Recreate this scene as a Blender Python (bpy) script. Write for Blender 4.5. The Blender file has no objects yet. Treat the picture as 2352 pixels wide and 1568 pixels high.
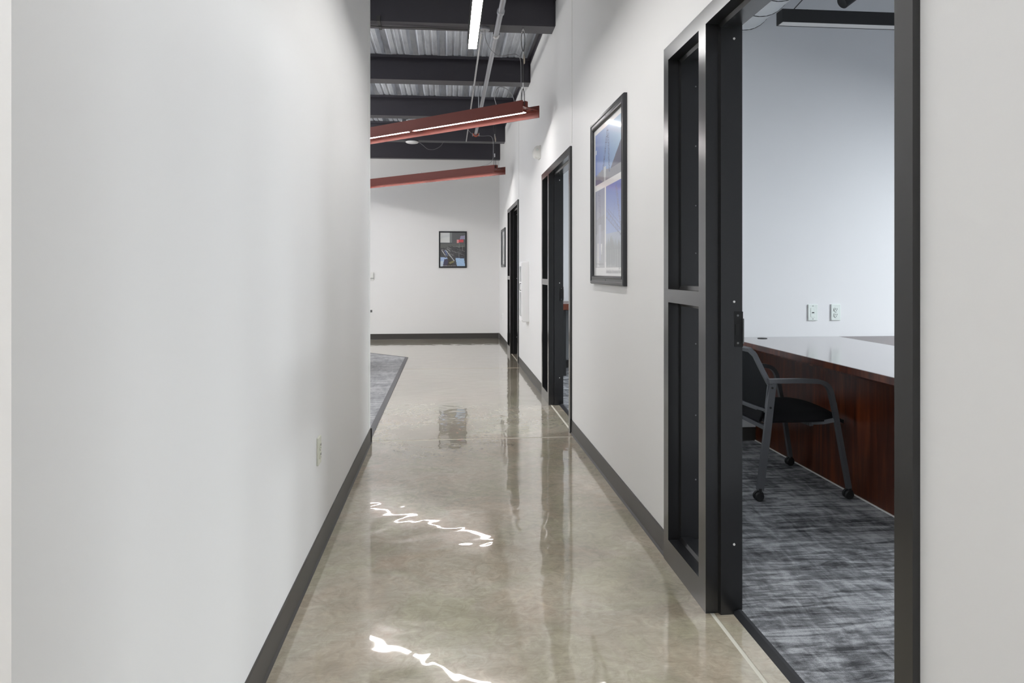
import bpy, bmesh, math, random
import numpy as np
from mathutils import Vector, Matrix

C = bpy.context.scene.collection
SC = bpy.context.scene
R = math.radians
random.seed(4)

# ------------------------------------------------------------------ camera, sky, exposure
cam_d = bpy.data.cameras.new('camera'); cam = bpy.data.objects.new('camera', cam_d); C.objects.link(cam)
EYE = 1.226; YAW = 5.28
cam_d.sensor_width = 36.0; cam_d.lens = 36.0 * 1600 / 2352
cam_d.shift_y = -(784 - 622) / 2352.0 * 1.0
cam_d.clip_start = 0.05
cam.location = (0, 0, EYE); cam.rotation_euler = (R(90), 0, R(-YAW))
SC.camera = cam
SC.view_settings.view_transform = 'Standard'; SC.view_settings.look = 'None'
SC.view_settings.gamma = 1.0; SC.view_settings.use_curve_mapping = False
SC.view_settings.exposure = 0.0

w = bpy.data.worlds.new('sky'); SC.world = w; w.use_nodes = True
w.node_tree.nodes['Background'].inputs[0].default_value = (.72, .82, 1, 1)
w.node_tree.nodes['Background'].inputs[1].default_value = 1.0

LED = 44.0         # radiance of the pendant diffusers
LED_BEAM = 47.0    # radiance of the strips inside the red beams
def daylight(name, loc, rot, sx, sy, power, color=(.90, .955, 1.0)):  # area lamp, used for window daylight and for added fills
    d = bpy.data.lights.new(name, 'AREA'); d.shape = 'RECTANGLE'; d.size = sx; d.size_y = sy; d.energy = power
    d.color = color
    o = bpy.data.objects.new(name, d); C.objects.link(o); o.location = loc; o.rotation_euler = rot
    return o
# daylight through the two office windows (sky above, outside the east wall)
daylight('daylight', (5.9, 2.6, 3.1), (0, R(58), 0), 2.6, 3.2, 690)
daylight('daylight', (5.9, 6.6, 3.1), (0, R(58), 0), 2.6, 3.2, 690)

# added fill lamps, unseen, lifting roof and walls left and behind the camera
daylight('fill_uplight', (-4.2, 8.8, 2.6), (R(180), 0, 0), 3.0, 5.0, 400, (1, .98, .95))
daylight('fill_downlight', (-4.2, 8.8, 2.55), (0, 0, 0), 3.0, 5.0, 45, (1, .98, .95))
daylight('fill_uplight', (-1.4, -1.2, 2.5), (R(180), 0, 0), 2.4, 2.4, 135, (1, .98, .95))

daylight('side_fill', (-6.85, 9.0, 1.9), (0, R(-90), 0), 2.2, 5.0, 80, (.97, .985, 1))  # added side fill for the right wall and roof beams

# ------------------------------------------------------------------ materials
def mat(name, col, rough=.5, metal=0., spec=.5, coat=0., emit=None, strength=0.):
    m = bpy.data.materials.new(name); m.use_nodes = True
    b = m.node_tree.nodes['Principled BSDF']
    b.inputs['Base Color'].default_value = (*col, 1); b.inputs['Roughness'].default_value = rough
    b.inputs['Metallic'].default_value = metal; b.inputs['Specular IOR Level'].default_value = spec
    b.inputs['Coat Weight'].default_value = coat
    if emit:
        b.inputs['Emission Color'].default_value = (*emit, 1); b.inputs['Emission Strength'].default_value = strength
    return m
def nodes(m): return m.node_tree.nodes, m.node_tree.links, m.node_tree.nodes['Principled BSDF']
def N(m, t, **kw):
    n = m.node_tree.nodes.new(t)
    for k, v in kw.items():
        if k in n.inputs: n.inputs[k].default_value = v
        else: setattr(n, k, v)
    return n
def coords(m, scale=(1, 1, 1), rot=(0, 0, 0)):
    g = N(m, 'ShaderNodeNewGeometry'); mp = N(m, 'ShaderNodeMapping')
    mp.inputs['Scale'].default_value = scale; mp.inputs['Rotation'].default_value = rot
    m.node_tree.links.new(g.outputs['Position'], mp.inputs['Vector'])
    return mp.outputs['Vector']
def ramp(m, src, stops):
    r = N(m, 'ShaderNodeValToRGB'); e = r.color_ramp.elements
    while len(e) < len(stops): e.new(.5)
    for el, (p, c) in zip(e, stops):
        el.position = p; el.color = (*c, 1) if len(c) == 3 else c
    m.node_tree.links.new(src, r.inputs['Fac'])
    return r.outputs['Color']
def noise(m, vec, scale, detail=4, rough=.5, dist=0.):
    n = N(m, 'ShaderNodeTexNoise'); n.inputs['Scale'].default_value = scale; n.inputs['Detail'].default_value = detail
    n.inputs['Roughness'].default_value = rough; n.inputs['Distortion'].default_value = dist
    m.node_tree.links.new(vec, n.inputs['Vector'])
    return n.outputs['Fac']
def mix(m, fac, a, b, mode='MIX'):
    x = N(m, 'ShaderNodeMix', data_type='RGBA', blend_type=mode)
    L = m.node_tree.links
    for s, v in ((x.inputs[0], fac), (x.inputs[6], a), (x.inputs[7], b)):
        if isinstance(v, (int, float)): s.default_value = v
        elif isinstance(v, tuple): s.default_value = (*v, 1)
        else: L.new(v, s)
    return x.outputs[2]
def bump(m, h, strength, dist, prev=None):
    b = N(m, 'ShaderNodeBump'); b.inputs['Strength'].default_value = strength; b.inputs['Distance'].default_value = dist
    m.node_tree.links.new(h, b.inputs['Height'])
    if prev is not None: m.node_tree.links.new(prev, b.inputs['Normal'])
    return b.outputs['Normal']

M = {}
def paint(name, col):
    m = mat(name, col, .55, spec=.35); n, l, b = nodes(m)
    v = coords(m)
    l.new(bump(m, noise(m, v, 220, 3), .06, .001), b.inputs['Normal'])
    c = mix(m, noise(m, v, 1.2, 2), tuple(x * .985 for x in col), tuple(min(1, x * 1.015) for x in col))
    l.new(c, b.inputs['Base Color'])
    return m
M['wall'] = paint('wall_paint', (.83, .826, .818))
M['wall_office'] = paint('wall_paint_office', (.76, .765, .77))
M['frame'] = mat('black_frame_metal', (.007, .007, .0078), .42, spec=.25, coat=1.0)
M['frame'].node_tree.nodes['Principled BSDF'].inputs['Coat Roughness'].default_value = .2
M['gasket'] = mat('black_gasket', (.006, .006, .006), .6)
M['base'] = mat('rubber_base', (.055, .051, .047), .42, spec=.45)
M['joint'] = mat('joint_sealant', (.62, .59, .50), .55)
M['purlin'] = mat('dark_painted_steel', (.040, .037, .047), .40, spec=.6)
M['red'] = mat('red_oxide_paint', (.155, .036, .026), .5, spec=.25)
M['steel'] = mat('galvanized_steel', (.46, .47, .50), .33, metal=.9)
M['chrome'] = mat('zinc_hardware', (.66, .66, .66), .25, metal=1.)
M['cable'] = mat('dark_cable', (.05, .05, .05), .45)
M['wire'] = mat('steel_wire', (.28, .28, .29), .35, metal=.7)
M['tag'] = mat('tan_tag', (.48, .42, .35), .6)
M['orange'] = mat('orange_paint', (.60, .10, .035), .45)
M['white'] = mat('white_enamel', (.92, .92, .92), .35)
M['plastic'] = mat('white_plastic', (.80, .80, .77), .35)
M['ivory'] = mat('pale_outlet_plastic', (.72, .78, .74), .35)
M['almond'] = mat('almond_outlet_plastic', (.70, .70, .60), .35)
M['dark'] = mat('dark_slot', (.01, .01, .01), .6)
M['lens_on'] = mat('lit_diffuser', (.9, .9, .9), .5, emit=(1, .985, .97), strength=LED)
M['lens_beam'] = mat('lit_strip', (.9, .9, .9), .5, emit=(1, .975, .965), strength=LED_BEAM)
M['lens_off'] = mat('unlit_diffuser', (.70, .70, .69), .55)
M['black'] = mat('satin_black', (.010, .010, .010), .5)
M['fabric'] = mat('black_fabric', (.014, .014, .015), .95, spec=.15)
M['chairmetal'] = mat('dark_grey_frame', (.105, .108, .115), .42, metal=.35)
M['grey'] = mat('grey_laminate', (.17, .175, .18), .45)
M['strip'] = mat('carpet_edge_strip', (.028, .028, .031), .5)
M['strip2'] = mat('grey_edge_strip', (.105, .103, .108), .5)
M['greypane'] = mat('grey_window_pane', (.50, .52, .54), .15)

def mesh_fabric():
    m = mat('chair_mesh', (.03, .032, .033), .8, spec=.2); n, l, b = nodes(m)
    v = coords(m, (1, 1, 1))
    wv = N(m, 'ShaderNodeTexWave'); wv.inputs['Scale'].default_value = 90; l.new(v, wv.inputs['Vector']); wv.bands_direction = 'Z'
    l.new(mix(m, wv.outputs['Fac'], (.018, .019, .020), (.045, .047, .05)), b.inputs['Base Color'])
    l.new(bump(m, wv.outputs['Fac'], .3, .001), b.inputs['Normal'])
    return m
M['mesh'] = mesh_fabric()

def concrete():
    m = mat('polished_concrete', (.3, .28, .23), .15, spec=.5); n, l, b = nodes(m)
    v = coords(m)
    big = noise(m, v, 1.1, 5, .6, .4)
    c = ramp(m, big, [(.30, (.310, .265, .190)), (.48, (.425, .375, .285)), (.60, (.520, .465, .370)), (.75, (.405, .362, .268))])
    tint = ramp(m, noise(m, v, 2.3, 6, .65, .8), [(.38, (.97, 1.01, .95)), (.5, (1, 1, 1)), (.66, (1.06, .98, .96))])
    c = mix(m, 1.0, c, tint, 'MULTIPLY')
    fine = ramp(m, noise(m, v, 16, 8, .72, 1.6), [(.32, (.76, .75, .73)), (.5, (1, 1, 1)), (.70, (1.26, 1.26, 1.22))])
    c = mix(m, .8, c, fine, 'MULTIPLY')
    # fine trowel swirls, each patch turned its own way
    sw = ramp(m, noise(m, coords(m, (6, 44, 6), (0, 0, .6)), 1.6, 5, .7, 2.2), [(.35, (.82, .82, .81)), (.55, (1, 1, 1)), (.75, (1.2, 1.2, 1.17))])
    c = mix(m, .55, c, sw, 'MULTIPLY')
    l.new(c, b.inputs['Base Color'])
    wave = noise(m, coords(m, (1, 1, 1)), 6.0, 1.2, .45, .5)
    nn = bump(m, wave, .5, .0033)
    b.inputs['Coat Weight'].default_value = 1.0; b.inputs['Coat Roughness'].default_value = .02; l.new(nn, b.inputs['Coat Normal'])
    nn = bump(m, noise(m, v, 60, 3), .04, .001, nn)
    l.new(nn, b.inputs['Normal'])
    return m
M['concrete'] = concrete()

def carpet(name, dark, mid, light, rot=0):
    m = mat(name, mid, .95, spec=.1); n, l, b = nodes(m)
    a = noise(m, coords(m, (2.6, 17, 1), (0, 0, rot)), 1.6, 7, .70, .9)
    a2 = noise(m, coords(m, (11, 3.0, 1), (0, 0, rot)), 1.6, 5, .65, .8)
    big = noise(m, coords(m, (1, 1.6, 1), (0, 0, rot)), 2.6, 3)
    add = N(m, 'ShaderNodeMath', operation='MULTIPLY_ADD'); l.new(a, add.inputs[0]); add.inputs[1].default_value = .62
    mu = N(m, 'ShaderNodeMath', operation='MULTIPLY'); l.new(a2, mu.inputs[0]); mu.inputs[1].default_value = .30
    l.new(mu.outputs[0], add.inputs[2])
    add2 = N(m, 'ShaderNodeMath', operation='MULTIPLY_ADD'); l.new(big, add2.inputs[0]); add2.inputs[1].default_value = .22; l.new(add.outputs[0], add2.inputs[2])
    c = ramp(m, add2.outputs[0], [(.47, dark), (.56, mid), (.66, light)])
    pile = noise(m, coords(m), 420, 2, .6)
    c = mix(m, .75, c, ramp(m, pile, [(.3, (.55, .55, .55)), (.5, (1, 1, 1)), (.7, (1.5, 1.5, 1.5))]), 'MULTIPLY')
    l.new(c, b.inputs['Base Color'])
    l.new(bump(m, pile, .6, .004), b.inputs['Normal'])
    return m
M['carpet'] = carpet('office_carpet', (.062, .063, .066), (.19, .193, .20), (.43, .435, .445))
M['carpet2'] = carpet('lounge_carpet', (.27, .27, .275), (.38, .38, .385), (.52, .52, .525), .8)

def wood(name, a, b_, c_):
    m = mat(name, b_, .28, spec=.5); n, l, b = nodes(m)
    g = noise(m, coords(m, (14, 14, 1.1)), 1.5, 6, .6, .7)
    f = noise(m, coords(m, (90, 90, 4)), 1.5, 4, .6)
    c = ramp(m, g, [(.3, a), (.5, b_), (.72, c_)])
    blot = ramp(m, noise(m, coords(m, (1.6, 1.6, 1.0)), 1.3, 3), [(.45, (.8, .8, .8)), (.7, (2.5, 2.1, 1.5))])
    c = mix(m, .8, c, blot, 'MULTIPLY')
    c = mix(m, .35, c, ramp(m, f, [(.3, (.5, .5, .5)), (.6, (1.15, 1.15, 1.15))]), 'MULTIPLY')
    l.new(c, b.inputs['Base Color'])
    return m
M['wood'] = wood('mahogany_panel', (.034, .0085, .005), (.075, .018, .008), (.15, .042, .014))
def woodtop():
    m = mat('mahogany_top', (.05, .02, .016), .24, spec=.9, coat=1.0); n, l, b = nodes(m)
    g = noise(m, coords(m, (14, 1.4, 1)), 1.5, 6, .6, .5)
    l.new(ramp(m, g, [(.3, (.045, .022, .019)), (.7, (.085, .045, .038))]), b.inputs['Base Color'])
    b.inputs['Coat Roughness'].default_value = .13
    return m
M['woodtop'] = woodtop()
M['woodtop2'] = woodtop(); M['woodtop2'].node_tree.nodes['Principled BSDF'].inputs['Coat Weight'].default_value = .25; M['woodtop2'].node_tree.nodes['Principled BSDF'].inputs['Roughness'].default_value = .4
def deck():
    m = mat('galvalume_deck', (.5, .52, .56), .42, metal=.35); n, l, b = nodes(m)
    v = coords(m, (9, 1.5, 9))
    c = ramp(m, noise(m, v, 1.2, 6, .65), [(.3, (.44, .46, .51)), (.55, (.64, .67, .72)), (.8, (.82, .84, .86))])
    l.new(c, b.inputs['Base Color'])
    return m
M['deck'] = deck()
M['insul'] = mat('white_insulation_facing', (.72, .72, .72), .7)

def print_mat(name):
    m = mat(name, (.5, .5, .5), .35, spec=.4, coat=.9); n, l, b = nodes(m)
    a = N(m, 'ShaderNodeAttribute'); a.attribute_name = 'ink'
    l.new(a.outputs['Color'], b.inputs['Base Color'])
    b.inputs['Coat Roughness'].default_value = .06
    return m
M['print'] = print_mat('glazed_print')

# ------------------------------------------------------------------ helpers
WL = {}   # world location of every object's origin (nothing here is rotated by its parent)
def tag(o, label, cat, group=None):
    o['label'] = label; o['category'] = cat
    if group: o['group'] = group
    return o
def thing(name, loc, label, cat, group=None, kind=None):
    o = bpy.data.objects.new(name, None); C.objects.link(o); o.location = loc; o.empty_display_size = .1
    WL[o] = Vector(loc)
    if label: tag(o, label, cat, group)
    if kind: o['kind'] = kind
    return o
def obj(name, bm, m, parent=None, smooth=False, label=None, bevel=0, origin=None):
    if bevel:
        bmesh.ops.bevel(bm, geom=bm.edges[:], offset=bevel, segments=2, affect='EDGES', profile=.6, clamp_overlap=True)
    bmesh.ops.recalc_face_normals(bm, faces=bm.faces[:])
    lo = Vector([min(v.co[i] for v in bm.verts) for i in range(3)]); hi = Vector([max(v.co[i] for v in bm.verts) for i in range(3)])
    c = Vector(origin) if origin else Vector(((lo.x + hi.x) / 2, (lo.y + hi.y) / 2, lo.z))
    bmesh.ops.translate(bm, verts=bm.verts[:], vec=-c)
    me = bpy.data.meshes.new(name); bm.to_mesh(me); bm.free()
    me.materials.append(m)
    if smooth: 
        for p in me.polygons: p.use_smooth = True
        try: me.set_sharp_from_angle(angle=R(40))
        except Exception: pass
    o = bpy.data.objects.new(name, me); C.objects.link(o)
    WL[o] = c
    if parent: o.parent = parent; o.location = c - WL[parent]
    else: o.location = c
    if label: o['label'] = label
    return o
def structure(name, bm, m, label=None, cat=None, **kw):
    o = obj(name, bm, m, **kw); o['kind'] = 'structure'
    if label: tag(o, label, cat)
    return o
def box(x0, x1, y0, y1, z0, z1, bm=None):
    bm = bm or bmesh.new()
    bmesh.ops.create_cube(bm, size=1, matrix=Matrix.Translation(((x0 + x1) / 2, (y0 + y1) / 2, (z0 + z1) / 2)) @ Matrix.Diagonal((abs(x1 - x0), abs(y1 - y0), abs(z1 - z0), 1)))
    return bm
def prism(poly, axis, a, b, bm=None):
    """poly: 2-D outline; axis 'x': (y,z) outline pushed from x=a to b; 'y': (x,z); 'z': (x,y)"""
    bm = bm or bmesh.new()
    def p(u, v, t): return {'x': (t, u, v), 'y': (u, t, v), 'z': (u, v, t)}[axis]
    A = [bm.verts.new(p(u, v, a)) for u, v in poly]; B = [bm.verts.new(p(u, v, b)) for u, v in poly]
    bm.faces.new(A); bm.faces.new(B[::-1])
    n = len(poly)
    for i in range(n):
        bm.faces.new((A[i], A[(i + 1) % n], B[(i + 1) % n], B[i]))
    return bm
def cyl(p0, p1, r, r2=None, seg=20, bm=None, cap=True):
    bm = bm or bmesh.new(); p0 = Vector(p0); p1 = Vector(p1); d = p1 - p0
    rot = Vector((0, 0, 1)).rotation_difference(d.normalized()).to_matrix().to_4x4()
    bmesh.ops.create_cone(bm, cap_ends=cap, segments=seg, radius1=r, radius2=r if r2 is None else r2, depth=d.length, matrix=Matrix.Translation((p0 + p1) / 2) @ rot)
    return bm
def fillet(pts, r, n=6):
    pts = [Vector(p) for p in pts]; out = [pts[0]]
    for i in range(1, len(pts) - 1):
        a, b, c = pts[i - 1], pts[i], pts[i + 1]
        q = min(r, (a - b).length * .49, (c - b).length * .49)
        s = b + (a - b).normalized() * q; e = b + (c - b).normalized() * q
        for k in range(n + 1):
            t = k / n; out.append(s * (1 - t) ** 2 + b * 2 * t * (1 - t) + e * t * t)
    out.append(pts[-1]); return out
def spline(pts, n=8):
    P = [Vector(p) for p in pts]; P = [P[0] * 2 - P[1]] + P + [P[-1] * 2 - P[-2]]; out = []
    for i in range(1, len(P) - 2):
        for k in range(n):
            t = k / n; a, b, c, d = P[i - 1:i + 3]
            out.append(.5 * ((2 * b) + (c - a) * t + (2 * a - 5 * b + 4 * c - d) * t * t + (3 * b - a - 3 * c + d) * t ** 3))
    out.append(P[-2]); return out
def sweep(path, prof, up=(0, 0, 1), bm=None, closed=False):
    """sweep a closed 2-D profile (side, up) along a path"""
    bm = bm or bmesh.new(); path = [Vector(p) for p in path]; n = len(path); rings = []
    prev = None
    for i, p in enumerate(path):
        if closed: t = path[(i + 1) % n] - path[i - 1]
        else: t = path[min(i + 1, n - 1)] - path[max(i - 1, 0)]
        t.normalize()
        if prev is None:
            u = Vector(up); s = t.cross(u)
            if s.length < 1e-3: s = t.cross(Vector((1, 0, 0)))
        else:
            s = prev - t * prev.dot(t)
        s.normalize(); prev = s; u = s.cross(t)
        rings.append([bm.verts.new(p + s * a + u * b) for a, b in prof])
    m = len(prof)
    for i in range(n if closed else n - 1):
        A, B = rings[i], rings[(i + 1) % n]
        for j in range(m): bm.faces.new((A[j], A[(j + 1) % m], B[(j + 1) % m], B[j]))
    if not closed: bm.faces.new(rings[0][::-1]); bm.faces.new(rings[-1])
    return bm
def circ(r, n=10, ry=None):
    return [(r * math.cos(2 * math.pi * k / n), (ry or r) * math.sin(2 * math.pi * k / n)) for k in range(n)]
def tube(path, r, n=8, bm=None, closed=False): return sweep(path, circ(r, n), bm=bm, closed=closed)
def lathe(prof, center, axis=(0, 0, 1), seg=28, bm=None):
    """prof: (radius, height along the axis)"""
    bm = bm or bmesh.new(); rot = Vector((0, 0, 1)).rotation_difference(Vector(axis)).to_matrix(); c = Vector(center); rings = []
    for r, h in prof:
        if r < 1e-6: rings.append([bm.verts.new(c + rot @ Vector((0, 0, h)))])
        else: rings.append([bm.verts.new(c + rot @ Vector((r * math.cos(2 * math.pi * k / seg), r * math.sin(2 * math.pi * k / seg), h))) for k in range(seg)])
    for A, B in zip(rings, rings[1:]):
        for k in range(seg):
            k2 = (k + 1) % seg
            q = [A[0]] if len(A) == 1 else [A[k], A[k2]]
            q += [B[0]] if len(B) == 1 else [B[k2], B[k]]
            if len(q) > 2: bm.faces.new(q)
    return bm

# ------------------------------------------------------------------ room shell
XW = .936            # corridor face of the right wall
XF = .920            # face of the black frames
XI = 1.046           # office face of that wall
XL = -.552           # corridor face of the left wall
YF = 12.60           # far wall
ZT = 3.62            # underside of the roof deck
DOORS = [1.305, 5.20, 9.14]   # near edge of each frame
FW = 1.60            # frame width
XE = 4.60            # outer wall of the offices
XO = -7.0            # left wall of the open room

def wall_outline():
    o = [(-3.0, 0)]
    for y in DOORS: o += [(y + .004, 0), (y + .004, 2.166), (y + FW - .004, 2.166), (y + FW - .004, 0)]
    return o + [(YF, 0), (YF, ZT), (-3.0, ZT)]
wall_r = structure('wall_right', prism(wall_outline(), 'x', XW, XI), M['wall'], 'white corridor wall on the right with three black door frames', 'wall')
wall_l = structure('wall_left', prism([(XL, .94), (XL, 5.05), (XO, 5.05), (XO, 4.92), (XL - .13, 4.92), (XL - .13, 1.07), (-3.0, 1.07), (-3.0, .94)], 'z', 0, ZT), M['wall'],
                   'plain white corridor wall on the left ending at a corner', 'wall')
structure('wall_far', box(XO, XI, YF, YF + .13, 0, ZT), M['wall'], 'white end wall at the far end of the corridor', 'wall')
structure('wall_outer', box(XO - .13, XO, 4.92, YF + .13, 0, ZT), M['wall'], 'white side wall of the open room left of the corridor', 'wall')
structure('wall_back', box(-3.13, XI, -3.13, -3.0, 0, ZT), M['wall'], 'white wall behind the camera', 'wall')
structure('wall_side', box(-3.13, -3.0, -3.0, 1.07, 0, ZT), M['wall'], 'white side wall behind the camera', 'wall')
structure('wall_office', box(XI, XE, 4.84, 4.96, 0, ZT), M['wall_office'], 'bluish white partition wall behind the desk in the office', 'wall')
structure('wall_office_near', box(XI, XE, .93, 1.05, 0, ZT), M['wall_office'], 'near partition wall of the first office', 'wall')
structure('wall_office_end', box(XI, XE, 8.70, 8.82, 0, ZT), M['wall_office'], 'partition wall at the back of the second office', 'wall')
structure('wall_office_last', box(XI, XE, YF, YF + .13, 0, ZT), M['wall_office'], 'end wall of the third office', 'wall')
# outer wall with two window openings
WIN = [(1.55, 4.1), (5.4, 8.0)]; WZ = (.85, 2.45)
def ext_wall():
    bm = bmesh.new(); ys = [.93] + [v for p in WIN for v in p] + [YF + .13]; zs = [0, WZ[0], WZ[1], ZT]
    g = {}
    for x in (XE, XE + .15):
        for i, y in enumerate(ys):
            for j, z in enumerate(zs): g[(x, i, j)] = bm.verts.new((x, y, z))
    hole = {(1, 1), (3, 1)}
    for i in range(len(ys) - 1):
        for j in range(3):
            if (i, j) in hole: 
                a = [(i, j), (i + 1, j), (i + 1, j + 1), (i, j + 1)]
                for k in range(4):
                    p, q = a[k], a[(k + 1) % 4]
                    bm.faces.new((g[(XE, *p)], g[(XE, *q)], g[(XE + .15, *q)], g[(XE + .15, *p)]))
                continue
            for x in (XE, XE + .15):
                bm.faces.new((g[(x, i, j)], g[(x, i + 1, j)], g[(x, i + 1, j + 1)], g[(x, i, j + 1)]))
    for i in range(len(ys) - 1):
        for j in (0, 3): bm.faces.new((g[(XE, i, j)], g[(XE, i + 1, j)], g[(XE + .15, i + 1, j)], g[(XE + .15, i, j)]))
    for j in range(3):
        for i in (0, len(ys) - 1): bm.faces.new((g[(XE, i, j)], g[(XE, i, j + 1)], g[(XE + .15, i, j + 1)], g[(XE + .15, i, j)]))
    return bm
structure('wall_exterior', ext_wall(), M['wall_office'], 'outer wall of the offices with windows', 'wall')
for k, (a, b) in enumerate(WIN):
    wn = thing('window_%d' % (k + 1), (XE + .075, (a + b) / 2, WZ[0]), ['window letting daylight into the first office', 'window letting daylight into the second office'][k], 'window', kind='structure')
    t = .05
    for (y0, y1, z0, z1) in ((a, b, WZ[0], WZ[0] + t), (a, b, WZ[1] - t, WZ[1]), (a, a + t, WZ[0] + t, WZ[1] - t), (b - t, b, WZ[0] + t, WZ[1] - t), ((a + b) / 2 - t / 2, (a + b) / 2 + t / 2, WZ[0] + t, WZ[1] - t)):
        obj('window_frame', box(XE + .04, XE + .10, y0, y1, z0, z1), M['frame'], wn)

# control joints in the drywall above two frames
for y in (DOORS[1] - .001, DOORS[2] - .001):
    obj('control_joint', prism([(y - .009, 2.19), (y + .003, 2.19), (y + .003, ZT), (y - .009, ZT)], 'x', XW - .0022, XW + .001), M['plastic'], wall_r)
obj('corner_bead', prism([(XL - .02, 5.0515), (XL - .02, 5.049), (XL - .001, 5.049), (XL - .001, 4.95), (XL + .0015, 4.95), (XL + .0015, 5.0515)], 'z', .105, ZT), M['wall'], wall_l)

# floor: sealant bed showing in the joints, cast slabs, carpets
fl = structure('floor', box(XO - .13, XE + .15, -3.13, YF + .13, -.12, -.0012), M['joint'], 'polished beige concrete floor with pale sealed joints', 'floor')
XJ = (.936, .952); JY = [-3.12, 1.39, 5.09, 8.77, YF + .12]; G = .010
for a, b in zip(JY, JY[1:]):
    for x0, x1 in ((XO - .12, XJ[0]), (XJ[1], 1.10)):
        obj('concrete_slab', box(x0, x1, a + (G if a > 0 else 0), b - (G if b < YF else 0), -.02, 0), M['concrete'], fl)
for k, (a, b, da) in enumerate(((1.05, 4.84, DOORS[0]), (4.96, 8.70, DOORS[1]), (8.82, YF, DOORS[2]))):
    cp = obj('carpet', box(1.05, XE, a, b, -.011, .007), M['carpet'], fl, label=['grey and blue streaked office carpet', None, None][k])
    obj('edge_strip', prism([(1.016, 0), (1.052, 0), (1.052, .009), (1.040, .009)], 'y', da + .058, da + 1.114), M['strip'], fl, label='dark rubber strip where carpet meets concrete' if k == 0 else None)
# carpet of the open room, with a cut corner
cx, cy = -.60, 9.93
obj('carpet', prism([(XO, 5.06), (cx, 5.06), (cx, cy), (cx - 2.4, cy + 2.4), (XO, cy + 2.4)], 'z', -.001, .006), M['carpet2'], fl, label='pale grey streaked carpet left of the corridor')
obj('edge_strip', prism([(cx, 5.06), (cx + .045, 5.06), (cx + .045, cy + .012), (cx - 2.4, cy + 2.46), (cx - 2.42, cy + 2.42), (cx, cy)], 'z', -.001, .007), M['strip2'], fl, label='grey rubber edging around the pale carpet')

# baseboards: rubber cove base with a small toe
def base_prof(s, x): return [(x, 0), (x + s * .013, 0), (x + s * .006, .010), (x + s * .005, .096), (x + s * .003, .102), (x, .102)]
structure('baseboard_left', prism([p for p in base_prof(1, XL)], 'y', .94, 5.05), M['base'], 'dark brown rubber baseboard along the left wall', 'baseboard')
for a, b, nm in ((-3.0, DOORS[0], 'beside the nearest door frame, behind the camera'), (DOORS[0] + FW, DOORS[1], 'under the framed crane poster'), (DOORS[1] + FW, DOORS[2], 'under the white wall cabinet'), (DOORS[2] + FW, YF, 'in the far right corner')):
    structure('baseboard_right', prism(base_prof(-1, XW), 'y', a, b), M['base'], 'dark brown rubber baseboard on the right wall ' + nm, 'baseboard')
structure('baseboard_far', prism([(YF, 0), (YF - .013, 0), (YF - .006, .010), (YF - .005, .102), (YF, .102)], 'x', XO, XW - .013), M['base'], 'dark rubber baseboard along the far wall', 'baseboard')
structure('baseboard_corner', prism([(5.05, 0), (5.063, 0), (5.056, .010), (5.055, .102), (5.05, .102)], 'x', XO, XL + .013), M['base'], 'dark baseboard round the end of the left wall', 'baseboard')
structure('baseboard_office', prism([(8.70, 0), (8.687, 0), (8.694, .010), (8.695, .102), (8.70, .102)], 'x', XI, XE), M['base'], 'dark baseboard seen through the second doorway', 'baseboard')
structure('baseboard_office', prism([(4.84, 0), (4.827, 0), (4.834, .010), (4.835, .102), (4.84, .102)], 'x', XI, XE), M['base'], 'dark baseboard behind the desk in the first office', 'baseboard')

# roof: backing, ribbed metal panels, Z-section purlins
ce = structure('ceiling', box(XO - .13, XE + .15, -3.13, YF + .13, ZT + .075, ZT + .13), M['insul'], 'exposed ribbed metal roof deck on dark steel purlins', 'ceiling')
def panel_profile(x0):
    p = []
    for k in range(3):
        c = x0 + .305 * k
        p += [(c, 0), (c + .045, 0), (c + .052, .006), (c + .070, .006), (c + .077, 0), (c + .118, 0), (c + .125, .006), (c + .143, .006), (c + .150, 0), (c + .195, 0), (c + .222, .052), (c + .278, .052), (c + .305, 0)]
    return p
k = 0; x = XW - .02 - .915
while x > XO - .9:
    lo = panel_profile(x)
    poly = [(a, ZT + .004 + z) for a, z in lo] + [(a, ZT + .0065 + z) for a, z in lo[::-1]]
    obj('roof_panel', prism(poly, 'y', 5.3, YF), M['deck'], ce); x -= .918
for (y0, y1, x0, x1) in ((-3.0, 5.3, -3.0, XW), (5.3, YF, XW - .02, XW), (1.05, 4.84, XI, XE), (4.96, 8.70, XI, XE), (8.82, YF, XI, XE)):
    obj('soffit', box(x0, x1, y0, y1, ZT - .002, ZT + .076), M['deck'], ce)
PUR = [(6.03, 3.36), (7.87, 3.366), (9.675, 3.36), (11.36, 3.338), (12.46, 3.222)]
for y, z in PUR:
    t = .007; zt = ZT
    f = .19 if y < 12 else .11
    prof = [(y - .075, zt - t), (y - .075, zt - .028), (y - .075 + t, zt - .028), (y - .075 + t, zt - t * 1.01), (y, zt - t * 1.02), (y, z), (y + f, z), (y + f, z + .024), (y + f - t, z + .024), (y + f - t, z + t), (y + t, z + t), (y + t, zt), (y - .075, zt)]
    prof[0] = (y - .075, zt - t * .5); prof.pop()
    prof.append((y - .075, zt))
    prof.pop(0)
    pu = obj('purlin', prism(prof, 'x', XO, XW - .004), M['purlin'], ce)
    obj('end_plate', box(XW - .004, XW, y - .02, y + f, z, zt), M['purlin'], ce)
obj('edge_angle', prism([(XW - .045, ZT + .002), (XW - .045, ZT - .006), (XW - .006, ZT - .006), (XW - .006, ZT - .05), (XW, ZT - .05), (XW, ZT + .002)], 'y', 5.3, YF), M['purlin'], ce)

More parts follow.
